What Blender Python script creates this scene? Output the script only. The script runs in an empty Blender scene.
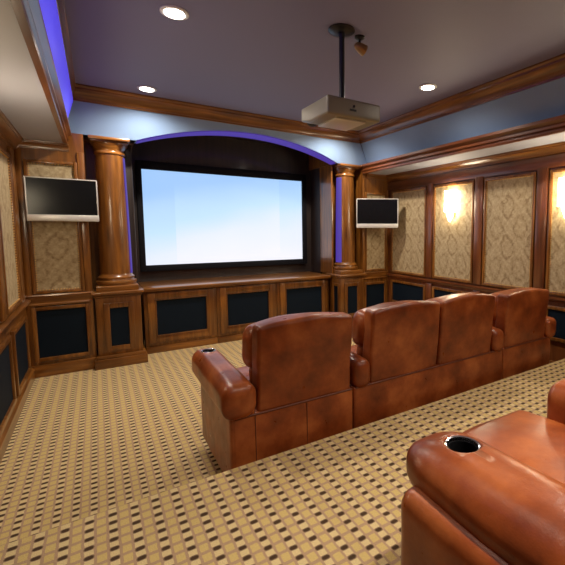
import bpy, bmesh, math, random
from mathutils import Vector, Matrix, noise
C = bpy.context.scene.collection
PI = math.pi
K = 0.78          # all coordinates below are in survey units; K turns them into metres

# ------------------------------------------------------------------ camera, world, exposure
cam = bpy.data.cameras.new('camera'); co = bpy.data.objects.new('camera', cam); C.objects.link(co)
f, px, py, yw, pt, rl = 396.48, 370.40, 267.16, .60427, -.091221, .0011688
fw = Vector((math.sin(yw)*math.cos(pt), math.cos(yw)*math.cos(pt), math.sin(pt)))
rt = Vector((math.cos(yw), -math.sin(yw), 0)); up = rt.cross(fw)
r2 = rt*math.cos(rl)+up*math.sin(rl); u2 = -rt*math.sin(rl)+up*math.cos(rl)
m = Matrix((r2, u2, -fw)).transposed().to_4x4(); m.translation = Vector((0, 0, 1.8*K))
co.matrix_world = m
cam.sensor_width = 36; cam.sensor_fit = 'HORIZONTAL'; cam.lens = f/565*36
cam.shift_x = (282.5-px)/565; cam.shift_y = (py-282.5)/565; cam.clip_start = .02
bpy.context.scene.camera = co
w = bpy.data.worlds.new('world'); bpy.context.scene.world = w; w.use_nodes = True
w.node_tree.nodes['Background'].inputs[0].default_value = (.5, .45, .6, 1)
w.node_tree.nodes['Background'].inputs[1].default_value = .0
vs = bpy.context.scene.view_settings
vs.view_transform = 'Standard'; vs.look = 'None'; vs.gamma = 1; vs.use_curve_mapping = False
vs.exposure = 0.2
SPOT_W = 50; SCONCE_E = 22; SCONCE_W = 3.5; SCREEN_E = .88; LED_E = 45

# ------------------------------------------------------------------ materials
def mat(name, col, rough=.5, metal=0, coat=0, spec=.5, emit=None, es=0):
    mt = bpy.data.materials.new(name); mt.use_nodes = True
    b = mt.node_tree.nodes['Principled BSDF']
    b.inputs['Base Color'].default_value = (*col, 1); b.inputs['Roughness'].default_value = rough
    b.inputs['Metallic'].default_value = metal; b.inputs['Coat Weight'].default_value = coat
    b.inputs['Coat Roughness'].default_value = .12; b.inputs['Specular IOR Level'].default_value = spec
    if emit:
        b.inputs['Emission Color'].default_value = (*emit, 1); b.inputs['Emission Strength'].default_value = es
    return mt
def N(mt, t, **kw):
    n = mt.node_tree.nodes.new(t)
    for k, v in kw.items(): setattr(n, k, v)
    return n
def L(mt, a, b): mt.node_tree.links.new(a, b)
def bsdf(mt): return mt.node_tree.nodes['Principled BSDF']
def ramp(mt, fac, stops):
    r = N(mt, 'ShaderNodeValToRGB'); e = r.color_ramp.elements
    e[0].position, e[0].color = stops[0][0], (*stops[0][1], 1)
    e[1].position, e[1].color = stops[-1][0], (*stops[-1][1], 1)
    for p, c in stops[1:-1]:
        x = e.new(p); x.color = (*c, 1)
    L(mt, fac, r.inputs[0]); return r
def mathn(mt, op, a, b=None):
    n = N(mt, 'ShaderNodeMath', operation=op)
    for i, x in enumerate((a, b)):
        if x is None: continue
        if isinstance(x, (int, float)): n.inputs[i].default_value = x
        else: L(mt, x, n.inputs[i])
    return n.outputs[0]
def bump(mt, h, s, d=.01):
    b = N(mt, 'ShaderNodeBump'); b.inputs['Strength'].default_value = s; b.inputs['Distance'].default_value = d
    L(mt, h, b.inputs['Height']); L(mt, b.outputs[0], bsdf(mt).inputs['Normal'])

def wood(name, axis, dark, mid, light, rough=.32):
    mt = mat(name, mid, rough, coat=.5)
    tc = N(mt, 'ShaderNodeTexCoord'); mp = N(mt, 'ShaderNodeMapping')
    sc = [22, 22, 22]; sc[axis] = 1.6; mp.inputs['Scale'].default_value = sc
    L(mt, tc.outputs['Object'], mp.inputs[0])
    n1 = N(mt, 'ShaderNodeTexNoise'); n1.inputs['Scale'].default_value = 1; n1.inputs['Detail'].default_value = 5
    n1.inputs['Distortion'].default_value = .6
    L(mt, mp.outputs[0], n1.inputs['Vector'])
    n2 = N(mt, 'ShaderNodeTexNoise'); n2.inputs['Scale'].default_value = 2.5; L(mt, tc.outputs['Object'], n2.inputs['Vector'])
    s = mathn(mt, 'ADD', mathn(mt, 'MULTIPLY', n1.outputs[0], .7), mathn(mt, 'MULTIPLY', n2.outputs[0], .3))
    r = ramp(mt, s, [(.28, dark), (.5, mid), (.72, light)])
    L(mt, r.outputs[0], bsdf(mt).inputs['Base Color']); bump(mt, n1.outputs[0], .12, .002)
    return mt
WD = ((.055, .016, .003), (.17, .060, .009), (.34, .130, .020))
woodz = wood('polished mahogany, upright grain', 2, *WD)
woodx = wood('polished mahogany, grain across the room', 0, *WD)
woody = wood('polished mahogany, grain along the room', 1, *WD)
WM = ((.055, .015, .005), (.13, .036, .010), (.20, .062, .016))
walz = wood('dark mahogany, upright grain', 2, *WM); waly = wood('dark mahogany, grain along the room', 1, *WM)
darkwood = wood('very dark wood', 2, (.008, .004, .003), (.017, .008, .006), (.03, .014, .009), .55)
gold = mat('gilt bead', (.62, .36, .12), .3, metal=.6)
paint = mat('lilac grey ceiling paint', (.195, .18, .285), .6)
paint_soffit = mat('pale grey soffit paint', (.38, .39, .47), .6)
paint_blue = mat('pale blue frieze paint', (.21, .315, .50), .45)
grillem = mat('blue black grille cloth', (.004, .009, .017), .7, spec=.12)
black = mat('black plastic', (.008, .008, .009), .35)
flock = mat('black velvet frame', (.004, .004, .007), .7, spec=.2)
glass_tv = mat('dark television glass', (.006, .006, .007), .22, spec=.25)
silver = mat('silver plastic', (.62, .60, .58), .35, metal=.3)
chrome = mat('chrome', (.75, .75, .78), .18, metal=1)
beige = mat('beige projector casing', (.24, .22, .165), .35)
brass = mat('aged brass', (.45, .27, .12), .35, metal=.8)
white = mat('white trim ring', (.75, .74, .72), .4)
lamp_on = mat('lit downlight lens', (1, 1, 1), .4, emit=(1, .93, .82), es=14)
shade_on = mat('lit frosted sconce glass', (1, .95, .85), .4, emit=(1, .86, .60), es=SCONCE_E)
glow_strip = mat('violet led and edge glow', (.02, .02, .05), .7, emit=(.052, .024, .27), es=1.0)
cove_strip = mat('blue violet cove diffuser', (.1, .1, .6), .4, emit=(.048, .032, .56), es=1.0)
led = mat('blue violet led rope', (.2, .15, .9), .4, emit=(.20, .10, 1.0), es=LED_E)

def nap(mt, tc):
    n = N(mt, 'ShaderNodeTexNoise'); n.inputs['Scale'].default_value = 260; n.inputs['Detail'].default_value = 2
    L(mt, tc.outputs['Object'], n.inputs['Vector']); return n
carpet = mat('woven carpet with rows of dark dashes', (.5, .35, .15), .9, spec=.15)
def carpet_nodes(mt):
    tc = N(mt, 'ShaderNodeTexCoord'); nz = N(mt, 'ShaderNodeTexNoise'); nz.inputs['Scale'].default_value = 30
    L(mt, tc.outputs['Object'], nz.inputs['Vector'])
    sep = N(mt, 'ShaderNodeSeparateXYZ'); L(mt, tc.outputs['Object'], sep.inputs[0])
    wob = mathn(mt, 'MULTIPLY', mathn(mt, 'SUBTRACT', nz.outputs[0], .5), .10)
    u = mathn(mt, 'ADD', mathn(mt, 'DIVIDE', sep.outputs[0], .097*K), wob)
    v = mathn(mt, 'ADD', mathn(mt, 'DIVIDE', mathn(mt, 'ADD', sep.outputs[1], sep.outputs[2]), .066*K), wob)
    fu = mathn(mt, 'FRACT', mathn(mt, 'ADD', u, 100.25)); fv = mathn(mt, 'FRACT', mathn(mt, 'ADD', v, 100))
    col = mathn(mt, 'LESS_THAN', fu, .46)                       # dash column
    du = mathn(mt, 'ABSOLUTE', mathn(mt, 'SUBTRACT', fu, .23)); dv = mathn(mt, 'ABSOLUTE', mathn(mt, 'SUBTRACT', fv, .5))
    e2 = mathn(mt, 'ADD', mathn(mt, 'POWER', mathn(mt, 'DIVIDE', du, .20), 4), mathn(mt, 'POWER', mathn(mt, 'DIVIDE', dv, .20), 2))
    dash = N(mt, 'ShaderNodeMapRange'); L(mt, e2, dash.inputs[0]); dash.inputs[1].default_value = 1.6; dash.inputs[2].default_value = .35
    dash = dash.outputs[0]
    cream = mathn(mt, 'MULTIPLY', mathn(mt, 'LESS_THAN', du, .19), mathn(mt, 'GREATER_THAN', dv, .24))
    du2 = mathn(mt, 'ABSOLUTE', mathn(mt, 'SUBTRACT', fu, .73)); dv2 = mathn(mt, 'ABSOLUTE', mathn(mt, 'SUBTRACT', fv, .05))
    dv2 = mathn(mt, 'MINIMUM', dv2, mathn(mt, 'SUBTRACT', 1, dv2))
    tan = mathn(mt, 'MULTIPLY', mathn(mt, 'LESS_THAN', du2, .19), mathn(mt, 'LESS_THAN', dv2, .36))
    def mix(fac, a, b):
        mx = N(mt, 'ShaderNodeMix', data_type='RGBA'); L(mt, fac, mx.inputs[0])
        for i, x in ((6, a), (7, b)):
            if isinstance(x, tuple): mx.inputs[i].default_value = (*x, 1)
            else: L(mt, x, mx.inputs[i])
        return mx.outputs[2]
    c = mix(tan, (.42, .275, .165), (.57, .42, .16))
    c = mix(cream, c, (.64, .50, .25))
    c = mix(dash, c, (.060, .033, .016))
    n2 = nap(mt, tc)
    hs = N(mt, 'ShaderNodeHueSaturation'); L(mt, c, hs.inputs['Color'])
    L(mt, mathn(mt, 'ADD', mathn(mt, 'MULTIPLY', n2.outputs[0], .7), .65), hs.inputs['Value'])
    L(mt, hs.outputs[0], bsdf(mt).inputs['Base Color']); bump(mt, n2.outputs[0], .5, .004)
carpet_nodes(carpet)

def damask(name, ax):
    mt = mat(name, (.4, .3, .17), .55, spec=.35)
    tc = N(mt, 'ShaderNodeTexCoord'); sep = N(mt, 'ShaderNodeSeparateXYZ'); L(mt, tc.outputs['Object'], sep.inputs[0])
    wn = N(mt, 'ShaderNodeTexNoise'); wn.inputs['Scale'].default_value = 9; L(mt, tc.outputs['Object'], wn.inputs['Vector'])
    wv = mathn(mt, 'MULTIPLY', mathn(mt, 'SUBTRACT', wn.outputs[0], .5), 2.2)
    U = mathn(mt, 'ADD', mathn(mt, 'MULTIPLY', sep.outputs[ax], 2*PI/.30), wv)
    V = mathn(mt, 'ADD', mathn(mt, 'MULTIPLY', sep.outputs[2], 2*PI/.44), wv)
    lat = mathn(mt, 'ABSOLUTE', mathn(mt, 'ADD', mathn(mt, 'COSINE', U), mathn(mt, 'COSINE', V)))
    ring = mathn(mt, 'ABSOLUTE', mathn(mt, 'SUBTRACT', lat, .95))
    U3 = mathn(mt, 'MULTIPLY', U, 4); V3 = mathn(mt, 'MULTIPLY', V, 5)
    inn = mathn(mt, 'MULTIPLY', mathn(mt, 'COSINE', U3), mathn(mt, 'COSINE', V3))
    n = N(mt, 'ShaderNodeTexNoise'); n.inputs['Scale'].default_value = 60; n.inputs['Detail'].default_value = 4
    L(mt, tc.outputs['Object'], n.inputs['Vector'])
    s = mathn(mt, 'ADD', mathn(mt, 'MULTIPLY', mathn(mt, 'MINIMUM', ring, .5), .5), mathn(mt, 'MULTIPLY', inn, .10))
    s = mathn(mt, 'ADD', s, mathn(mt, 'MULTIPLY', n.outputs[0], .8))
    r = ramp(mt, s, [(.28, (.23, .155, .078)), (.56, (.36, .27, .15)), (.88, (.50, .40, .25))])
    L(mt, r.outputs[0], bsdf(mt).inputs['Base Color']); bump(mt, s, .2, .003)
    return mt
dam_x = damask('damask fabric across', 0); dam_y = damask('damask fabric along', 1)

def leather_mat():
    mt = mat('mottled cognac leather', (.36, .1, .03), .34, coat=0, spec=.42)
    tc = N(mt, 'ShaderNodeTexCoord')
    n = N(mt, 'ShaderNodeTexNoise'); n.inputs['Scale'].default_value = 5; n.inputs['Detail'].default_value = 6
    n.inputs['Roughness'].default_value = .6; L(mt, tc.outputs['Object'], n.inputs['Vector'])
    r = ramp(mt, n.outputs[0], [(.26, (.10, .017, .005)), (.5, (.26, .056, .012)), (.76, (.47, .135, .034))])
    L(mt, r.outputs[0], bsdf(mt).inputs['Base Color'])
    v = N(mt, 'ShaderNodeTexVoronoi'); v.inputs['Scale'].default_value = 260; L(mt, tc.outputs['Object'], v.inputs['Vector'])
    n3 = N(mt, 'ShaderNodeTexNoise'); n3.inputs['Scale'].default_value = 14; n3.inputs['Detail'].default_value = 4
    L(mt, tc.outputs['Object'], n3.inputs['Vector'])
    h = mathn(mt, 'ADD', mathn(mt, 'MULTIPLY', v.outputs[0], .04), n3.outputs[0])
    bump(mt, h, .3, .007)
    L(mt, mathn(mt, 'ADD', mathn(mt, 'MULTIPLY', n3.outputs[0], .25), .20), bsdf(mt).inputs['Roughness'])
    return mt
leather = leather_mat()
stitch = mat('dark leather welt', (.12, .028, .010), .5)

# ------------------------------------------------------------------ mesh helpers
class MB:
    def __init__(s): s.bm = bmesh.new()
    def box(s, x0, x1, y0, y1, z0, z1, bev=0):
        b = bmesh.new(); bmesh.ops.create_cube(b, size=1)
        for v in b.verts: v.co = Vector(((x0+x1)/2+v.co.x*(x1-x0), (y0+y1)/2+v.co.y*(y1-y0), (z0+z1)/2+v.co.z*(z1-z0)))
        if bev: bmesh.ops.bevel(b, geom=b.edges[:], offset=bev, segments=2, affect='EDGES', profile=.5)
        s.merge(b); return s
    def merge(s, b):
        me = bpy.data.meshes.new('tmp'); b.to_mesh(me); b.free(); s.bm.from_mesh(me); bpy.data.meshes.remove(me)
    def quad(s, *p):
        s.bm.faces.new([s.bm.verts.new(q) for q in p]); return s
    def prism(s, prof, axis, a, b):
        # prof: closed list of 2D points in the other two axes (in axis order)
        def P(q, t):
            if axis == 0: return (t, q[0], q[1])
            if axis == 1: return (q[0], t, q[1])
            return (q[0], q[1], t)
        A = [s.bm.verts.new(P(q, a)) for q in prof]; B = [s.bm.verts.new(P(q, b)) for q in prof]
        n = len(prof)
        for i in range(n): s.bm.faces.new((A[i], A[(i+1) % n], B[(i+1) % n], B[i]))
        s.bm.faces.new(A); s.bm.faces.new(B[::-1]); return s
    def rbox(s, x0, x1, y0, y1, z0, z1, r, puff=(0, 0, 0), n=14, wob=0, seed=0, fn=None):
        h = Vector(((x1-x0)/2, (y1-y0)/2, (z1-z0)/2)); c = Vector(((x0+x1)/2, (y0+y1)/2, (z0+z1)/2))
        if isinstance(r, (int, float)): r = (r, r, r)
        r = [min(r[i], h[i]*.999) for i in range(3)]
        g = []
        for i in range(3):
            q = h[i]-r[i]; arr = []
            for k in range(5): arr.append((-1+k/4*1.0, 'e'))
            g.append(q)
        def coords(i):
            a = []
            for k in range(6): a.append(-g[i]-r[i]*math.cos(PI/2*k/5) if False else -g[i]-r[i]*(1-k/5))
            for k in range(1, n): a.append(-g[i]+2*g[i]*k/n)
            for k in range(6): a.append(g[i]+r[i]*k/5)
            return a
        cs = [coords(i) for i in range(3)]; m = len(cs[0]); cache = {}
        def vert(idx):
            if idx in cache: return cache[idx]
            p = Vector([cs[i][idx[i]] for i in range(3)])
            q = Vector([max(-g[i], min(g[i], p[i])) for i in range(3)]); d = p-q
            dn = Vector([d[i]/r[i] for i in range(3)])
            mx = max(abs(t) for t in dn)
            if dn.length > 1e-9:
                e = [math.tan(abs(t)*PI/4)*(1 if t > 0 else -1) if False else t for t in dn]
                dn2 = dn.normalized()*mx
                p = q+Vector([dn2[i]*r[i] for i in range(3)])
            u = [max(-1, min(1, p[i]/h[i])) for i in range(3)]
            for i in range(3):
                if puff[i]:
                    j, k = (i+1) % 3, (i+2) % 3
                    p[i] += puff[i]*u[i]*(1-u[j]**4)*(1-u[k]**4)
            if wob:
                nv = noise.noise_vector((p+c)*5+Vector((seed, seed*2.3, 0)))
                p = p+nv*wob
            p = p+c
            if fn: p = Vector(fn(p))
            cache[idx] = s.bm.verts.new(p); return cache[idx]
        for ax in range(3):
            j, k = (ax+1) % 3, (ax+2) % 3
            for side in (0, m-1):
                for a in range(m-1):
                    for b in range(m-1):
                        def I(x, y):
                            t = [0, 0, 0]; t[ax] = side; t[j] = x; t[k] = y; return tuple(t)
                        fs = [vert(I(a, b)), vert(I(a+1, b)), vert(I(a+1, b+1)), vert(I(a, b+1))]
                        if side == 0: fs = fs[::-1]
                        try: s.bm.faces.new(fs)
                        except ValueError: pass
        return s
    def lathe(s, cx, cy, prof, n=40, cap=True):
        rings = []
        for r, z in prof:
            ring = []
            for i in range(n):
                a = 2*PI*i/n; q = (r*math.cos(a), r*math.sin(a))
                ring.append(s.bm.verts.new((cx+q[0], cy+q[1], z)))
            rings.append(ring)
        for A, B in zip(rings, rings[1:]):
            for i in range(n): s.bm.faces.new((A[i], A[(i+1) % n], B[(i+1) % n], B[i]))
        if cap: s.bm.faces.new(rings[0][::-1]); s.bm.faces.new(rings[-1])
        return s
    def tube(s, pts, r, n=8):
        rings = []
        for i, p in enumerate(pts):
            p = Vector(p); a = Vector(pts[max(i-1, 0)]); b = Vector(pts[min(i+1, len(pts)-1)])
            d = (b-a).normalized(); x = d.orthogonal().normalized() if abs(d.z) > .9 else d.cross(Vector((0, 0, 1))).normalized()
            y = d.cross(x)
            rings.append([s.bm.verts.new(p+x*r*math.cos(2*PI*k/n)+y*r*math.sin(2*PI*k/n)) for k in range(n)])
        for A, B in zip(rings, rings[1:]):
            for i in range(n): s.bm.faces.new((A[i], A[(i+1) % n], B[(i+1) % n], B[i]))
        s.bm.faces.new(rings[0][::-1]); s.bm.faces.new(rings[-1]); return s
    def build(s, name, m, parent=None, smooth=None, xf=None):
        org = Vector(parent['org']) if parent is not None else Vector((0, 0, 0))
        if xf is not None:
            for v in s.bm.verts: v.co = xf @ v.co
        for v in s.bm.verts: v.co = (v.co-org)*K
        bmesh.ops.recalc_face_normals(s.bm, faces=s.bm.faces[:])
        me = bpy.data.meshes.new(name); s.bm.to_mesh(me); s.bm.free()
        me.materials.append(m)
        if smooth is not None:
            for p in me.polygons: p.use_smooth = True
            me.set_sharp_from_angle(angle=math.radians(smooth))
        o = bpy.data.objects.new(name, me); C.objects.link(o)
        if parent is not None: o.parent = parent
        o['org'] = tuple(org)
        return o
def thing(name, org, label, cat, group=None):
    o = bpy.data.objects.new(name, None); C.objects.link(o); o.empty_display_size = .1
    o.location = Vector(org)*K; o['org'] = tuple(org); o['label'] = label; o['category'] = cat
    if group: o['group'] = group
    return o
def tag(o, label, cat, group=None):
    o['label'] = label; o['category'] = cat
    if group: o['group'] = group
    return o
def struct(name, mb, m, smooth=None):
    o = mb.build(name, m, None, smooth); o['kind'] = 'structure'; return o
def copy_tree(o, parent=None):
    c = o.copy(); C.objects.link(c)
    if parent is not None: c.parent = parent
    for ch in list(o.children): copy_tree(ch, c)
    return c

# ------------------------------------------------------------------ room constants
XL, XR, YF, YB = -.733, 4.72, 6.235, -2.6
PE, PH = 2.40, .345            # platform edge and height
ZS, ZC = 2.86, 3.52            # soffit and ceiling heights
CXL, CXR = .205, 3.855         # column axes

# floor with the raised seating platform
fl = MB(); fl.bm.faces.new([fl.bm.verts.new(p) for p in ((XL, PE, 0), (XR, PE, 0), (XR, 7.4, 0), (XL, 7.4, 0))])
fl.bm.faces.new([fl.bm.verts.new(p) for p in ((XL, PE, 0), (XL, PE, PH-.02), (XR, PE, PH-.02), (XR, PE, 0))])
fl.bm.faces.new([fl.bm.verts.new(p) for p in ((XL, PE, PH-.02), (XL, PE-.02, PH), (XR, PE-.02, PH), (XR, PE, PH-.02))])
fl.bm.faces.new([fl.bm.verts.new(p) for p in ((XL, PE-.02, PH), (XL, YB, PH), (XR, YB, PH), (XR, PE-.02, PH))])
struct('floor', fl, carpet)

# walls (wood backing)
struct('wall_left', MB().box(XL-.1, XL, YB-.1, 7.5, 0, ZS+.02), woodz)
struct('wall_right', MB().box(XR, XR+.1, YB-.1, 7.5, 0, ZS+.02), walz)
struct('wall_back', MB().box(XL-.1, XR+.1, YB-.1, YB, 0, ZC+.05), walz)
wf = MB().box(XL, -.07, YF, 6.9, 0, ZS).box(4.12, XR, YF, 6.9, 0, ZS)
wf.box(-.07, .37, 6.66, 7.5, 0, 3.0).box(3.61, 4.12, 6.66, 7.5, 0, 3.0)
wf.box(-.28, .50, 6.26, 7.5, 3.0, ZC).box(3.56, 4.2, 6.26, 7.5, 3.0, ZC)
wf.box(-.28, -.07, YF, 6.9, ZS, 3.0).box(4.12, 4.2, YF, 6.9, ZS, 3.0)
struct('wall_front', wf, woodz)
# recess behind the columns
rc = MB().box(.45, 3.61, 7.32, 7.45, 0, ZC)
rc.box(.37, .45, 6.66, 7.32, .0, 3.0).box(.45, .47, 6.9, 7.32, .97, 3.45).box(3.59, 3.61, 6.9, 7.32, .97, 3.45).box(.45, 3.61, 6.46, 7.32, 3.42, 3.5)
struct('wall_recess', rc, darkwood)
for i, (a, b) in enumerate(((.44, .475), (3.58, 3.61))):
    struct('trim_%d' % (60+i), MB().box(a, b, 6.44 if i else 6.66, 6.9, 1.005, 3.0, .006), woodz if i else darkwood)

# ceiling: tray, soffits
ce = MB().box(XL-.1, XR+.1, YB-.1, 7.5, ZC, ZC+.1)
struct('ceiling', ce, paint)
TL, TR, TF, TB = -.25, 4.12, 6.25, YB+.6
so = MB().box(XL, TL, YB, YF, ZS, ZC).box(TR+.02, XR, YB, YF, ZS, 3.0).box(4.25, XR, YB, YF, 3.0, ZC).box(TL, TR+.02, YB, TB, ZS, ZC)
struct('ceiling_soffit', so, paint_soffit)

# frieze, sloping; front one cut by the shallow arch
AX0, AX1, AZ0, AZP = .50, 3.60, 3.0, 3.285
def archz(x):
    if x <= AX0 or x >= AX1: return AZ0
    h = (AX1-AX0)/2; rise = AZP-AZ0; R = (h*h+rise*rise)/(2*rise); xc = (AX0+AX1)/2
    return AZP-R+math.sqrt(R*R-(x-xc)**2)
ZT = 3.36
def fy(z): return TF-.15*(z-AZ0)/(ZT-AZ0)
fr = MB(); xs = [TL, 0, .25, AX0]+[AX0+(AX1-AX0)*i/48 for i in range(1, 49)]+[3.85, TR]
for a, b in zip(xs, xs[1:]):
    za, zb = archz(a), archz(b)
    tb = min(b, 3.99); bb = 4.26 if b == TR else b
    fr.quad((a, fy(za), za), (bb, fy(zb), zb), (tb, fy(ZT), ZT), (a, fy(ZT), ZT))
    fr.quad((a, fy(za), za), (b, fy(zb), zb), (b, 6.47, zb), (a, 6.47, za))
    fr.quad((a, 6.47, za), (b, 6.47, zb), (b, 6.47, ZT+.1), (a, 6.47, ZT+.1))
bmesh.ops.remove_doubles(fr.bm, verts=fr.bm.verts[:], dist=.0005)
struct('wall_frieze_front', fr, paint_blue, 30)
fs = MB().quad((4.26, TF, 3.0), (4.26, TB, 3.0), (TR-.12, TB, ZT), (TR-.12, TF-.15, ZT)); struct('wall_frieze_right', fs, paint_blue)
fs = MB().quad((TL, TF, 3.0), (TL, TB, 3.0), (TL+.10, TB, ZT), (TL+.10, TF, ZT)); struct('wall_frieze_left', fs, paint_blue)
fs = MB().quad((TL, TB, ZS), (TR, TB, ZS), (TR, TB+.05, ZC), (TL, TB+.05, ZC)); struct('wall_frieze_back', fs, paint_blue)

# crown mouldings:  profile in (outward, z)
def crown(out, h):   # s-curve with steps; starts at wall 0 / z 0, up to out / z h
    return [(0, 0), (.12*out, 0), (.14*out, .10*h), (.26*out, .14*h), (.30*out, .30*h), (.42*out, .48*h), (.62*out, .62*h),
            (.80*out, .70*h), (.82*out, .80*h), (.95*out, .84*h), (out, .9*h), (out, h), (0, h)]
t = 0
def trim(mb, m, smooth=35):
    global t; t += 1; return struct('trim_%d' % t, mb, m, smooth)
p = crown(.17, ZC-ZT); y0 = fy(ZT)
trim(MB().prism([(y0-a, ZT+z) for a, z in p[:-1]]+[(y0+.05, ZC), (y0+.05, ZT)], 0, TL+.1, TR), woodx)
x0 = TR-.12
trim(MB().prism([(x0-a, ZT+z) for a, z in p[:-1]]+[(x0+.05, ZC), (x0+.05, ZT)], 1, TB, y0), woody)
x0 = TL+.10; p2 = crown(.045, ZC-ZT)
trim(MB().prism([(x0+a, ZT+z) for a, z in p2[:-1]]+[(x0-.03, ZC), (x0-.03, ZT)], 1, TB, y0), woody)
# moulding round the lower edge of the tray, on the soffit edge
def ledge(sx, x, m):
    q = [(0, 0), (.04, 0), (.045, .02), (.03, .025), (.03, .04), (.055, .055), (.055, .07), (.04, .075), (.04, .09), (.07, .11), (.085, .125), (.085, .16), (0, .16)]
    return trim(MB().prism([(x+sx*(a-.02), ZS-.01+z) for a, z in q], 1, TB, TF), m)
ledge(1, TL, waly); ledge(-1, TR+.02, waly)
# crown on the side walls under the soffit
for sx, x, mm in ((1, XL, woody), (-1, XR, woody)):
    q = crown(.10, .13)
    trim(MB().prism([(x+sx*a, 2.73+z) for a, z in q], 1, YB, YF), mm)
q = crown(.06, .09)
trim(MB().prism([(YF-a, ZS-.09+z) for a, z in q], 0, XL, -.22), woodx)
trim(MB().prism([(YF-a, ZS-.09+z) for a, z in q], 0, 4.20, XR), woodx)

# chair rails, skirtings
rail = [(0, 0), (.02, 0), (.025, .02), (.05, .035), (.05, .055), (.02, .065), (0, .07)]
for sx, x, mm in ((1, XL, woody), (-1, XR, waly)):
    trim(MB().prism([(x+sx*a, .91+z) for a, z in rail], 1, YB, YF), mm)
base = [(0, 0), (.035, 0), (.035, .11), (.02, .13), (.012, .15), (0, .15)]
for nme, sx, x in (('left', 1, XL), ('right', -1, XR)):
    mb = MB().prism([(x+sx*a, z) for a, z in base], 1, PE, YF)
    mb.prism([(x+sx*a, PH+z) for a, z in base], 1, YB, PE-.02)
    struct('baseboard_'+nme, mb, woody, 35)

# ------------------------------------------------------------------ wall panels
def panel(name, plane, c, a0, a1, z0, z1, label, group, fabric=True, wd=None, beads=True):
    """plane 0: faces +-x at x=c (a along y); plane 1: faces -y at y=c (a along x). outward sign s"""
    s = {'L': 1, 'R': -1, 'F': -1}[plane]
    def bx(mb, a, b, p, q, d0, d1, bev=0):
        d0, d1 = c+s*d0, c+s*d1
        if plane == 'F': return mb.box(a, b, min(d0, d1), max(d0, d1), p, q, bev)
        return mb.box(min(d0, d1), max(d0, d1), a, b, p, q, bev)
    org = ((a0+a1)/2, c, z0) if plane == 'F' else (c, (a0+a1)/2, z0)
    T = thing(name, org, label, 'wall panel' if fabric else 'grille', group)
    wd = wd or (woodz, woodz)
    m_ = MB(); bx(m_, a0+.01, a1-.01, z0+.01, z1-.01, .001, .012)
    m_.build('fabric' if fabric else 'grille_cloth', (dam_x if plane == 'F' else dam_y) if fabric else grillem, T)
    fw_ = .035 if fabric else .045
    fm = MB()
    for (a, b, p_, q_) in ((a0, a0+fw_, z0, z1), (a1-fw_, a1, z0, z1)): bx(fm, a, b, p_, q_, .0, .032, .006)
    for (a, b, p_, q_) in ((a0+fw_, a1-fw_, z0, z0+fw_), (a0+fw_, a1-fw_, z1-fw_, z1)): bx(fm, a, b, p_, q_, .0, .033, .006)
    fm.build('frame', wd[0], T, 30)
    if beads:
        bm_ = MB(); d = c+s*.016; e = fw_+.008
        def P(a, z): return (a, d, z) if plane == 'F' else (d, a, z)
        step = .028
        def dot(a, z):
            q = Vector(P(a, z)); b = bmesh.new(); bmesh.ops.create_icosphere(b, subdivisions=1, radius=.0095)
            for v in b.verts: v.co += q
            me = bpy.data.meshes.new('t'); b.to_mesh(me); b.free(); bm_.bm.from_mesh(me); bpy.data.meshes.remove(me)
        n = int((z1-z0-2*e)/step)
        for i in range(n+1):
            z = z0+e+(z1-z0-2*e)*i/n; dot(a0+e, z); dot(a1-e, z)
        n = int((a1-a0-2*e)/step)
        for i in range(1, n):
            a = a0+e+(a1-a0-2*e)*i/n; dot(a, z0+e); dot(a, z1-e)
        bm_.build('nail_bead_trim', gold, T, 60)
    return T
GD = 'damask fabric wall panels'; GG = 'dark speaker grilles in the panelling'
panel('damask_panel', 'F', YF, -.66, -.15, 1.03, 2.64, 'tall damask wall panel behind the wide television left of the screen', GD)
panel('damask_panel', 'F', YF, 4.17, 4.67, 1.03, 2.52, 'narrow damask panel behind the small tilted television right of the screen', GD)
panel('grille_panel', 'F', YF, -.69, -.11, .19, .87, 'black grille in a wood frame low beneath the left television', GG, False, beads=False)
panel('grille_panel', 'F', YF, 4.15, 4.67, .19, .82, 'dark grille below the right television, beside the right pedestal', GG, False, beads=False)
WR = (woodz, walz)
lab = ['damask wall panel in the far right corner, between corner and first sconce panel',
       'damask wall panel carrying the farther glowing wall sconce on the right wall',
       'widest plain damask panel on right wall, between the two sconces',
       'damask panel at the right edge carrying the nearer wall sconce']
PC = [5.03, 3.975, 2.96, 1.93]
edges = [(5.12, 6.10), (4.07, 4.94), (3.055, 3.88), (2.02, 2.865)]
lab2 = ['dark blue grille low on right wall nearest the front corner', 'dark blue grille low on right wall under the farther sconce',
        'dark blue grille low on right wall behind the end recliner back', 'dark blue grille low on right wall at the right edge of the picture']
for i, (a, b) in enumerate(edges):
    panel('damask_panel', 'R', XR, a, b, 1.0, 2.56, lab[i], GD)
    panel('grille_panel', 'R', XR, a, b, .42, .86, lab2[i], GG, False, beads=False)
panel('damask_panel', 'L', XL, 4.88, 5.68, 1.02, 2.6, 'damask wall panel at the left edge nearest the front corner, on left wall', GD)
panel('grille_panel', 'L', XL, 5.08, 5.98, .17, .82, 'dark blue grille low on left wall next to the front corner', GG, False, beads=False)
panel('grille_panel', 'L', XL, 4.05, 4.93, .17, .82, 'dark blue grille low on left wall cut by the left picture edge', GG, False, beads=False)
for i, y in enumerate(PC):
    trim(MB().box(XR-.035, XR, y-.075, y+.075, 1.0, 2.60, .008), walz)
    trim(MB().box(XR-.03, XR, y-.075, y+.075, .4, .90, .008), walz)
trim(MB().box(XR-.03, XR, YB, YF, 2.58, 2.73, .006), waly)
trim(MB().box(XL, XL+.03, 4.66, 4.84, 1.0, 2.7, .008), woodz)
trim(MB().box(XL, XL+.03, 5.76, 5.98, 1.0, 2.7, .008), woodz)
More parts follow.
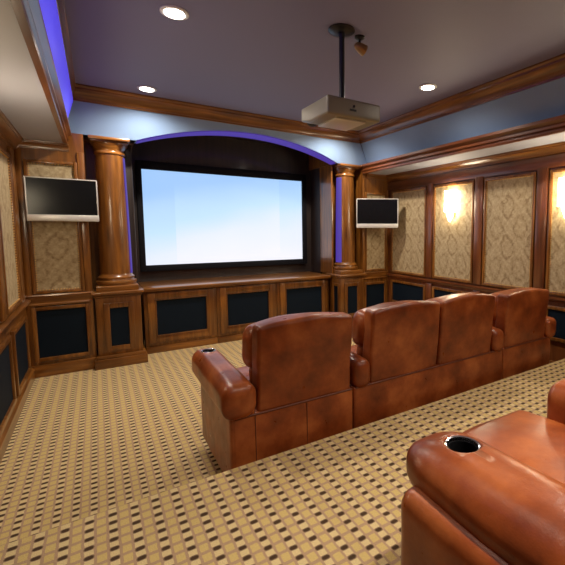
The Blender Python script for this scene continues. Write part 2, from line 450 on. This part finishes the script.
# front side sections: stiles and rails in relief
for (a, b) in ((XL, -.665), (-.145, -.075), (4.12, 4.165), (4.675, XR)):
    trim(MB().box(a, b, YF-.02, YF, 0.1, ZS-.09, .006), woodz)
for (a, b) in ((XL, -.075), (4.12, XR)):
    trim(MB().prism([(YF-d, .885+z) for d, z in ((0, 0), (.035, 0), (.04, .015), (.025, .03), (.025, .105), (.04, .12), (.035, .135), (0, .135))], 0, a, b), woodx)
    trim(MB().box(a, b, YF-.045, YF, 0, .15, .008), woodx)

# ------------------------------------------------------------------ columns and pedestals
def frame_grille(T, x0, x1, yf, z0, z1, fwid=.05, side=None):
    fm = MB()
    if side is None:
        for (a, b, p_, q_) in ((x0, x0+fwid, z0, z1), (x1-fwid, x1, z0, z1), (x0+fwid, x1-fwid, z0, z0+fwid), (x0+fwid, x1-fwid, z1-fwid, z1)):
            fm.box(a, b, yf-.022, yf+.001, p_, q_, .005)
        g = MB().box(x0+fwid*.8, x1-fwid*.8, yf-.008, yf+.001, z0+fwid*.8, z1-fwid*.8)
    else:
        for (a, b, p_, q_) in ((x0, x0+fwid, z0, z1), (x1-fwid, x1, z0, z1), (x0+fwid, x1-fwid, z0, z0+fwid), (x0+fwid, x1-fwid, z1-fwid, z1)):
            fm.box(min(side-.018, side+.005), side+.005, a, b, p_, q_, .005)
        g = MB().box(side-.006, side+.005, x0+fwid*.5, x1-fwid*.5, z0+fwid*.5, z1-fwid*.5)
    fo = fm.build('panel_frame', woodz, T, 30); g.build('grille_cloth', grillem, T)
def pedestal(cx, label, sside):
    T = thing('pedestal', (cx, 6.42, 0), label, 'pedestal', 'pedestals under the columns')
    MB().box(cx-.255, cx+.255, 6.18, 6.655, .12, .95, .006).build('body', woodz, T, 30)
    pl = MB().box(cx-.30, cx+.30, 6.10, 6.655, 0, .12, .008).box(cx-.28, cx+.28, 6.13, 6.655, .12, .16, .008)
    pl.build('plinth', woodx, T, 30)
    sl = MB().box(cx-.27, cx+.27, 6.155, 6.655, .93, .965, .008).box(cx-.295, cx+.295, 6.12, 6.655, .965, 1.005, .012)
    sl.build('top_slab', woodx, T, 30)
    frame_grille(T, cx-.17, cx+.17, 6.18, .21, .85, .065)
    if sside: frame_grille(T, 6.2, 6.44, None, .24, .84, .05, side=cx-.255)
    return T
pedestal(CXL, 'paneled wood pedestal with narrow grille under the left column', False)
pedestal(CXR, 'paneled wood pedestal with narrow grille under the right column', True)
def column(cx, label):
    T = thing('column', (cx, 6.42, 1.005), label, 'column', 'round columns flanking the screen'); y = 6.42
    b = MB().box(cx-.24, cx+.24, 6.18, 6.655, 1.005, 1.075, .008)
    b.lathe(cx, y, [(.22, 1.075), (.235, 1.09), (.24, 1.11), (.235, 1.13), (.21, 1.14), (.205, 1.155), (.215, 1.165), (.215, 1.18), (.195, 1.195), (.185, 1.22)])
    b.build('base', woodx, T, 40)
    prof = [(.183, 1.20)]+[(.183-.022*((i/12)**1.6), 1.2+(2.80-1.2)*i/12) for i in range(1, 13)]
    MB().lathe(cx, y, prof, 56).build('shaft', woodz, T, 40)
    c = MB().lathe(cx, y, [(.16, 2.79), (.178, 2.80), (.182, 2.815), (.176, 2.83), (.162, 2.835), (.163, 2.86), (.175, 2.875), (.19, 2.905), (.198, 2.925), (.20, 2.94)])
    c.box(cx-.205, cx+.205, 6.215, 6.625, 2.935, 2.96, .006).box(cx-.225, cx+.225, 6.185, 6.645, 2.958, 2.995, .008)
    c.build('capital', woodx, T, 40)
    return T
column(CXL, 'round polished wood column left of the projection screen')
column(CXR, 'round polished wood column right of the projection screen')

# ------------------------------------------------------------------ screen cabinets and counter
def cabinet(x0, x1, label):
    T = thing('cabinet', ((x0+x1)/2, 6.7, 0), label, 'cabinet', 'low cabinets under the screen')
    MB().box(x0, x1, 6.52, 7.28, .10, .925, .004).build('body', woodz, T, 30)
    MB().box(x0, x1, 6.50, 7.28, 0, .10, .006).build('plinth', woodx, T, 30)
    D = MB()
    a, b, z0, z1, fw_ = x0+.045, x1-.045, .15, .895, .095
    for q in ((a, a+fw_, z0, z1), (b-fw_, b, z0, z1)): D.box(q[0], q[1], 6.49, 6.52, q[2], q[3], .005)
    for q in ((a+fw_, b-fw_, z0, z0+fw_), (a+fw_, b-fw_, z1-fw_, z1)): D.box(q[0], q[1], 6.49, 6.52, q[2], q[3], .005)
    i = .018; A, B, Z0, Z1 = a+fw_, b-fw_, z0+fw_, z1-fw_
    for q in ((A, A+i, Z0, Z1), (B-i, B, Z0, Z1), (A, B, Z0, Z0+i), (A, B, Z1-i, Z1)): D.box(q[0], q[1], 6.482, 6.52, q[2], q[3], .006)
    d = D.build('door', woodz, T, 30)
    g = MB().box(A, B, 6.507, 6.52, Z0, Z1).build('grille_cloth', grillem, d); return T
cabinet(.52, 1.525, 'low wood cabinet with black grille door below the left end of the screen')
cabinet(1.53, 2.53, 'low wood cabinet with black grille door below the middle of the screen')
cabinet(2.535, 3.545, 'low wood cabinet with black grille door below the right end of the screen')
ct = MB().box(.515, 3.55, 6.44, 7.31, .925, .945, .004).box(.515, 3.55, 6.425, 7.31, .945, .98, .012)
tag(ct.build('counter_top', woodx, None, 30), 'long polished wood counter running under the projection screen', 'counter')

# ------------------------------------------------------------------ projection screen
T = thing('projection_screen', (2.0, 7.3, 1.16), 'large lit projection screen with black border above the counter', 'screen')
F_ = MB(); X0, X1, Z0, Z1 = .56, 3.46, 1.145, 2.895; a, b, c0, c1 = .638, 3.376, 1.243, 2.767
for q in ((X0, a, Z0, Z1), (b, X1, Z0, Z1), (a, b, Z0, c0), (a, b, c1, Z1)): F_.box(q[0], q[1], 7.235, 7.318, q[2], q[3], .006)
F_.build('border', flock, T, 30)
sm = mat('lit projection cloth', (.8, .8, .8), .7)
def screen_nodes(mt):
    tc = N(mt, 'ShaderNodeTexCoord'); sep = N(mt, 'ShaderNodeSeparateXYZ'); L(mt, tc.outputs['Generated'], sep.inputs[0])
    mp = N(mt, 'ShaderNodeTexNoise'); mp.inputs['Scale'].default_value = 1.3; L(mt, tc.outputs['Generated'], mp.inputs['Vector'])
    band = mathn(mt, 'ABSOLUTE', mathn(mt, 'SUBTRACT', sep.outputs[0], .5))
    s = mathn(mt, 'ADD', sep.outputs[2], mathn(mt, 'MULTIPLY', mathn(mt, 'GREATER_THAN', band, .33), .13))
    s = mathn(mt, 'ADD', s, mathn(mt, 'MULTIPLY', mathn(mt, 'SUBTRACT', mp.outputs[0], .5), .5))
    s = mathn(mt, 'ADD', s, mathn(mt, 'MULTIPLY', mathn(mt, 'SUBTRACT', .5, sep.outputs[0]), .35))
    r = ramp(mt, s, [(.05, (.86, .87, .98)), (.35, (.74, .82, .98)), (.62, (.50, .74, .98)), (1.05 if False else 1.0, (.36, .60, .98))])
    L(mt, r.outputs[0], bsdf(mt).inputs['Emission Color']); bsdf(mt).inputs['Emission Strength'].default_value = SCREEN_E
    bsdf(mt).inputs['Base Color'].default_value = (.1, .1, .1, 1)
screen_nodes(sm)
MB().box(a-.005, b+.005, 7.28, 7.315, c0-.005, c1+.005).build('screen_surface', sm, T)

# LED ropes and strips, violet edge light on the columns
def rope(pts, label, r=.012):
    return tag(MB().tube(pts, r).build('led_rope', led, None, 60), label, 'light', 'blue violet led ropes')
ar = MB(); q = 48; x0_, x1_ = AX0+.02, AX1-.02
for i in range(q):
    a, b = x0_+(x1_-x0_)*i/q, x0_+(x1_-x0_)*(i+1)/q; za, zb = archz(a)-.003, archz(b)-.003; ya, yb = fy(za)+.02, fy(zb)+.02
    ar.quad((a, ya, za), (b, yb, zb), (b, 6.46, zb), (a, 6.46, za)).quad((a, ya, za-.01), (b, yb, zb-.01), (b, 6.46, zb-.01), (a, 6.46, za-.01))
    ar.quad((a, ya, za-.01), (b, yb, zb-.01), (b, yb, zb), (a, ya, za)).quad((a, 6.46, za-.01), (b, 6.46, zb-.01), (b, 6.46, zb), (a, 6.46, za))
bmesh.ops.remove_doubles(ar.bm, verts=ar.bm.verts[:], dist=.0005)
tag(ar.build('violet_glow', glow_strip, None, 30), 'violet glowing strip lining the underside of the arch above the screen', 'light', 'violet led strips round the screen opening')
def column_edge_glow(cx, a0, a1, label):  # glowing patch on the shaft stands in for violet light catching its edge
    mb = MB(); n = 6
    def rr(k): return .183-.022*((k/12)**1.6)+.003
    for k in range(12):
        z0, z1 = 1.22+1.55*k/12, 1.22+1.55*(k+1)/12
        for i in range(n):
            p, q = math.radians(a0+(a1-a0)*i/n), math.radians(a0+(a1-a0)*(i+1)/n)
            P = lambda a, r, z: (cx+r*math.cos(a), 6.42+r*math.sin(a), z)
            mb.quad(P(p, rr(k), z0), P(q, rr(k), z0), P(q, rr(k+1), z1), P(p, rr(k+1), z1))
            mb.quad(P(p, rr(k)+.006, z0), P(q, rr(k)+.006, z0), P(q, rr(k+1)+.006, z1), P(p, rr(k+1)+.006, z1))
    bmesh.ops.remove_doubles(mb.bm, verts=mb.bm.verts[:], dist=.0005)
    tag(mb.build('violet_glow', glow_strip), label, 'light', 'violet led strips round the screen opening')
column_edge_glow(CXL, -30, 8, 'violet edge light on the inner side of the left column, made as a glowing patch')
column_edge_glow(CXR, 172, 218, 'violet edge light on the inner side of the right column, made as a glowing patch')
cs = MB(); P_ = [(TL+.022, 3.05), (TL+.102, 3.335), (TL+.110, 3.335), (TL+.030, 3.05)]
tag(cs.prism(P_, 1, TB+.1, TF-.25).build('violet_glow', cove_strip), 'broad blue violet glowing strip along the left side of the ceiling tray', 'light')

# ------------------------------------------------------------------ televisions
def tv(loc, yaw, label, wd, ht, bz, bm_=None):
    T = thing('television', loc, label, 'television', 'flat televisions beside the screen')
    xf = Matrix.Translation(Vector(loc)) @ Matrix.Rotation(yaw, 4, 'Z')
    h = wd/2
    MB().box(-h, h, .0, .07, 0, ht, .012).build('cabinet', black, T, 30, xf=xf)
    sv = MB()
    for q in ((-h, -h+bz, .055, ht), (h-bz, h, .055, ht), (-h, h, ht-bz, ht)): sv.box(q[0], q[1], -.012, .01, q[2], q[3], .003)
    sv.build('bezel', bm_ or silver, T, 30, xf=xf)
    MB().box(-h, h, -.022, .01, -.014, .062, .008).build('speaker_bar', silver, T, 30, xf=xf)
    MB().box(-h+bz, h-bz, -.006, .005, .058, ht-bz).build('screen_glass', glass_tv, T, xf=xf)
    return T
T = tv((-.30, 6.04, 1.925), .05, 'wide television on the panelling left of the column, screen off', .69, .495, .014)
MB().box(-.42, -.18, 6.105, YF-.04, 2.08, 2.28, .005).build('wall_bracket', black, T)
T = tv((4.225, 5.90, 1.868), -.62, 'smaller looking television angled inwards beside the right column', .76, .515, .016)
b = MB().tube([(4.28, 5.97, 2.12), (4.34, 6.05, 2.12), (4.40, YF-.06, 2.12)], .022); b.box(4.32, 4.48, YF-.065, YF-.04, 2.02, 2.22, .004)
b.build('wall_bracket', black, T)

# ------------------------------------------------------------------ projector on its pole
T = thing('projector', (1.83, 3.09, ZC), 'beige projector hanging on a black pole from the ceiling', 'projector')
A0, A1, B0, B1, Z0, Z1 = 1.59, 2.12, 2.91, 3.42, 2.75, 2.90
MB().rbox(A0, A1, B0, B1, Z0, Z1, .022, n=3, fn=lambda p: (p.x, p.y, p.z+(.035*(1-(p.z-Z0)/(Z1-Z0))*max(0, (p.y-3.25)/.17)))).build('casing', beige, T, 50)
MB().lathe(0, 0, [(.02, 0), (.055, 0), (.06, .02), (.06, .05), (.045, .05), (.04, .03), (.01, .03)], 28).build('lens', black, T, 40,
    xf=Matrix.Translation((1.72, 3.41, 2.83)) @ Matrix.Rotation(-PI/2, 4, 'X'))
MB().box(1.70, 2.00, 2.97, 3.30, 2.738, 2.752, .004).build('underside_plate', silver, T, 30)
MB().lathe(1.84, 2.905, [(.006, 2.83), (.009, 2.835), (.009, 2.845), (.006, 2.85)], 10).build('sensor_window', black, T)
MB().box(1.80, 1.86, 2.903, 2.912, 2.80, 2.815).build('rear_badge', black, T)
pl = MB().lathe(1.83, 3.09, [(.024, 2.93), (.024, 3.46), (.03, 3.47), (.03, 3.50)], 20); pl.box(1.74, 1.92, 3.0, 3.18, 2.898, 2.925, .004)
pl.build('pole', black, T, 40)
MB().lathe(1.83, 3.09, [(.05, 3.49), (.10, 3.50), (.115, 3.512), (.115, 3.519)], 30).build('ceiling_flange', black, T, 40)
T = thing('spot_lamp', (2.02, 3.10, ZC), 'small brassy swivel spot fitting on the ceiling beside the projector pole', 'light fitting')
MB().lathe(2.02, 3.10, [(.045, 3.519), (.045, 3.505), (.03, 3.495), (.01, 3.49), (.01, 3.46)], 20).build('mount', black, T, 40)
MB().lathe(0, 0, [(.02, 0), (.035, .02), (.045, .06), (.05, .10), (.042, .10), (.03, .05)], 20).build('head', brass, T, 40,
    xf=Matrix.Translation((1.99, 3.12, 3.455)) @ Matrix.Rotation(1.9, 4, 'Y'))

# ------------------------------------------------------------------ downlights
def downlight(x, y, label, k=1):
    T = thing('downlight', (x, y, ZC), label, 'ceiling light', 'recessed ceiling downlights and added accent light')
    MB().lathe(x, y, [(.075, ZC-.001), (.105, ZC-.001), (.105, ZC-.010), (.095, ZC-.014), (.075, ZC-.012)], 32).build('trim_ring', white, T, 40)
    MB().lathe(x, y, [(.02, ZC-.010), (.075, ZC-.012), (.074, ZC-.017), (.02, ZC-.020)], 32).build('lens', lamp_on, T, 60)
    li = bpy.data.lights.new('spot', 'SPOT'); li.energy = SPOT_W*k; li.color = (1, .89, .75); li.spot_size = 2.8; li.spot_blend = .7
    li.shadow_soft_size = .05
    if k > 2: li.spot_size = 1.75
    o = bpy.data.objects.new('bulb', li); C.objects.link(o); o.parent = T; o.location = (0, 0, -.03)
for x, y, l, *k in ((.60, 3.6, 'lit ceiling downlight nearest the camera, at the top left', .85), (.60, 5.65, 'lit ceiling downlight above the left column by the front crown', 2.0),
                (3.36, 3.66, 'lit ceiling downlight right of the projector'), (3.36, 5.65, 'lit ceiling downlight hidden behind the projector', 2.0),
                (1.45, -.1, 'added unseen accent light over the near recliner on the platform', 3.6),  # extra narrow light added out of view to brighten the near recliner
                (.60, 1.5, 'ceiling downlight above the rear platform on the left', .22), (3.36, 1.5, 'ceiling downlight above the rear platform on the right'),
                (.60, -.7, 'ceiling downlight at the back of the room on the left', .2), (3.36, -.7, 'ceiling downlight at the back of the room on the right')):
    downlight(x, y, l, *k)

# ------------------------------------------------------------------ wall sconces
def sconce(s, x, y, label, k=1):
    T = thing('wall_sconce', (x, y, 2.0), label, 'wall light', 'wall sconces')
    MB().box(min(x, x+s*.03), max(x, x+s*.03), y-.05, y+.05, 2.02, 2.36, .008).build('backplate', brass, T, 30)
    n = 16; pr_ = [(x+s*.03+s*.11*math.sin(PI*i/n), y-.125*math.cos(PI*i/n)) for i in range(n+1)]
    MB().prism(pr_, 2, 2.10, 2.43).build('glass_shade', shade_on, T, 50)
    MB().lathe(x+s*.07, y, [(.008, 1.95), (.02, 1.965), (.03, 2.0), (.045, 2.04), (.05, 2.10)], 20).build('finial', shade_on, T, 50)
    li = bpy.data.lights.new('glow', 'POINT'); li.energy = SCONCE_W*k; li.color = (1, .82, .56); li.shadow_soft_size = .06
    o = bpy.data.objects.new('bulb', li); C.objects.link(o); o.parent = T; o.location = (s*.20*K, 0, .28*K)
sconce(-1, XR-.012, 4.50, 'glowing wall sconce on the second damask panel of the right wall')
sconce(-1, XR-.012, 2.60, 'glowing wall sconce cut by the right picture edge')
sconce(1, XL, 3.95, 'wall sconce on the left wall outside the left picture edge', .4)

# ------------------------------------------------------------------ recliners
cupblack = mat('matt black cup well', (.004, .004, .005), .8, spec=.1)
def add_cup(T, cx, cy, zt, r=.047):
    c = MB().lathe(cx, cy, [(r-.004, zt-.012), (r+.007, zt-.010), (r+.008, zt+.001), (r+.003, zt+.005), (r-.002, zt+.003), (r-.004, zt-.02)], 36, cap=False)
    h = c.build('cup_holder', chrome, T, 40)
    MB().lathe(cx, cy, [(.002, zt-.094), (r-.003, zt-.094), (r-.002, zt-.008), (r-.005, zt-.008), (r-.007, zt-.085), (.002, zt-.085)], 30, cap=False).build('cup_well', cupblack, h, 40)
def bore(o, T, cx, cy, zt, r):
    """cut a round well into an arm, then keep only the result"""
    cm = MB().lathe(cx, cy, [(r, zt-.11), (r, zt+.1)], 36)
    cut = cm.build('cutter', black, T)
    md = o.modifiers.new('b', 'BOOLEAN'); md.object = cut; md.operation = 'DIFFERENCE'; md.solver = 'EXACT'
    bpy.context.view_layer.update(); dg = bpy.context.evaluated_depsgraph_get()
    me = bpy.data.meshes.new_from_object(o.evaluated_get(dg)); o.modifiers.clear(); o.data = me
    bpy.data.objects.remove(cut)
def arm(T, x0, x1, yb, yf, zt, h=.225, cup=True, low=.05, ov0=.045, ov1=0., zb=0, r=.085):
    # upright panel under the roll, then the padded roll
    MB().rbox(x0+ov0, x1-ov1, yb+.05, yf-.05, zb+low, zt-h+.09, (.02, .035, .03), n=6, wob=.004, seed=x0).build('arm_panel', leather, T, 50)
    o = MB().rbox(x0, x1, yb, yf, zt-h, zt, (r*.95, .04, r*.95), puff=(0, .01, .014), n=12, wob=.006, seed=x0+3).build('arm', leather, T, 60)
    # stitched seam across the roll behind the cup
    if cup:
        cy = yf-.15; cx = (x0+x1)/2; rr = min(.048, (x1-x0)*.25)
        bore(o, T, cx, cy, zt+.012, rr+.005); add_cup(T, cx, cy, zt+.012, rr)
def seat_unit(T, x0, x1, yb, zb, seed, yfront=None, zseat=.62, top=1.18):
    yf = yfront or yb+.98
    MB().rbox(x0+.01, x1-.01, yb+.22, yf-.05, zb+.36, zb+zseat, .075, puff=(0, .02, .035), n=10, wob=.010, seed=seed).build('seat_cushion', leather, T, 60)
    MB().rbox(x0+.01, x1-.01, yf-.15, yf-.03, zb+.06, zb+.42, .05, puff=(0, .025, 0), n=8, wob=.006, seed=seed+5).build('leg_rest', leather, T, 60)
    c = (x0+x1)/2; hw = (x1-x0)/2
    def lean(p):
        k = (p.z-zb-.58)/.6; dome = .035*(1-((p.x-c)/hw)**2)
        return (p.x, p.y-.05*k, p.z+dome*max(0, k))
    MB().rbox(x0+.006, x1-.004, yb+.02, yb+.16, zb+.50, zb+top-.005, (.022, .03, .034), puff=(0, .012, 0), n=12, wob=.006, seed=seed+8, fn=lean).build('backrest', leather, T, 60)
    MB().rbox(x0-.015, x1-.012, yb+.13, yb+.34, zb+.84, zb+top-.035, (.06, .085, .10), puff=(0, .03, .006), n=12, wob=.012, seed=seed+11, fn=lean).build('headrest_cushion', leather, T, 60)
    MB().rbox(x0+.02, x1-.02, yb+.14, yb+.30, zb+.56, zb+.88, (.06, .07, .06), puff=(0, .03, 0), n=10, wob=.010, seed=seed+14, fn=lean).build('lumbar_cushion', leather, T, 60)
def base_box(T, x0, x1, yb, yf, zb, ztop=.60, seams=()):
    MB().rbox(x0, x1, yb, yb+.16, zb+.035, zb+ztop, (.02, .02, .015), n=12, puff=(0, .008, 0), wob=.003, seed=x0).build('back_panel', leather, T, 50)
    MB().box(x0+.03, x1-.03, yb+.10, yf-.12, zb+.04, zb+.40, .01).build('base', leather, T, 30)
    MB().tube([(x0+.015+(x1-x0-.03)*i/10, yb+.004, zb+ztop-.004) for i in range(11)], .008).build('piping', stitch, T, 60)
    for sx in seams:
        MB().tube([(sx, yb-.007, zb+.06+(ztop-.07)*i/8) for i in range(9)], .003, 6).build('seam', stitch, T, 60)
    ft = MB()
    for fx in (x0+.09, x1-.09):
        for fy_ in (yb+.12, yf-.2): MB().lathe(fx, fy_, [(.022, zb+.0), (.03, zb+.045)], 14).build('foot', black, T, 40)
GR = 'leather recliners in the front row'
RB = 2.49
T = thing('recliner', (1.1, RB+.45, 0), 'single cognac leather recliner at the left end of the front row, one wide arm', 'recliner', GR)
base_box(T, .655, 1.562, RB, RB+.95, 0, .60, seams=(.80, 1.17))
arm(T, .587, .808, RB-.045, RB+.95, .83, ov0=.055, low=.10)
seat_unit(T, .82, 1.552, RB, 0, 1.)
T = thing('loveseat_recliner', (2.47, RB+.45, 0), 'two seat cognac leather recliner sofa in the middle of the front row', 'sofa', GR)
base_box(T, 1.570, 3.375, RB, RB+.95, 0, .60, seams=())
arm(T, 1.572, 1.718, RB-.02, RB+.93, .81, ov0=.01, r=.07); arm(T, 3.205, 3.372, RB-.02, RB+.93, .81, ov0=0, ov1=.01, r=.07)
seat_unit(T, 1.722, 2.462, RB, 0, 2.4); seat_unit(T, 2.472, 3.202, RB, 0, 7.7)
T = thing('recliner', (3.85, RB+.45, 0), 'single cognac leather recliner at the right end of the front row by the wall', 'recliner', GR)
base_box(T, 3.382, 4.24, RB, RB+.95, 0, .60, seams=())
arm(T, 4.14, 4.33, RB-.02, RB+.93, .81, ov0=0, ov1=.04, r=.07)
seat_unit(T, 3.39, 4.145, RB, 0, 4.2, top=1.155)

# near recliner on the platform
T = thing('recliner', (1.2, .3, PH), 'large cognac leather recliner in the near right corner with a round cup holder', 'recliner')
NB = -.42
MB().rbox(.652, .93, NB+.1, .825, PH+.04, 1.09, (.05, .05, .06), n=8, wob=.004, seed=3).build('arm_panel', leather, T, 50)
MB().rbox(.704, .956, NB+.06, .900, 1.03, 1.180, (.10, .13, .065), puff=(.01, .01, .014), n=14, wob=.006, seed=4).build('arm', leather, T, 60)
MB().tube([(.69, .80-1.1*i/20, 1.062) for i in range(21)], .004, 6).build('seam', stitch, T, 60)
near = [o for o in T.children if o.name.startswith('arm') and 'panel' not in o.name][0]
bore(near, T, .840, .748, 1.185, .052); add_cup(T, .840, .748, 1.182, .047)
arm(T, 1.49, 1.77, NB+.1, .90, 1.18, h=.24, cup=True, ov0=.02, ov1=.0, zb=PH, r=.08)
base_box(T, .67, 1.74, NB, .75, PH, .60)
seat_unit(T, .94, 1.545, NB, PH, 12., yfront=1.09, zseat=.685, top=1.2)
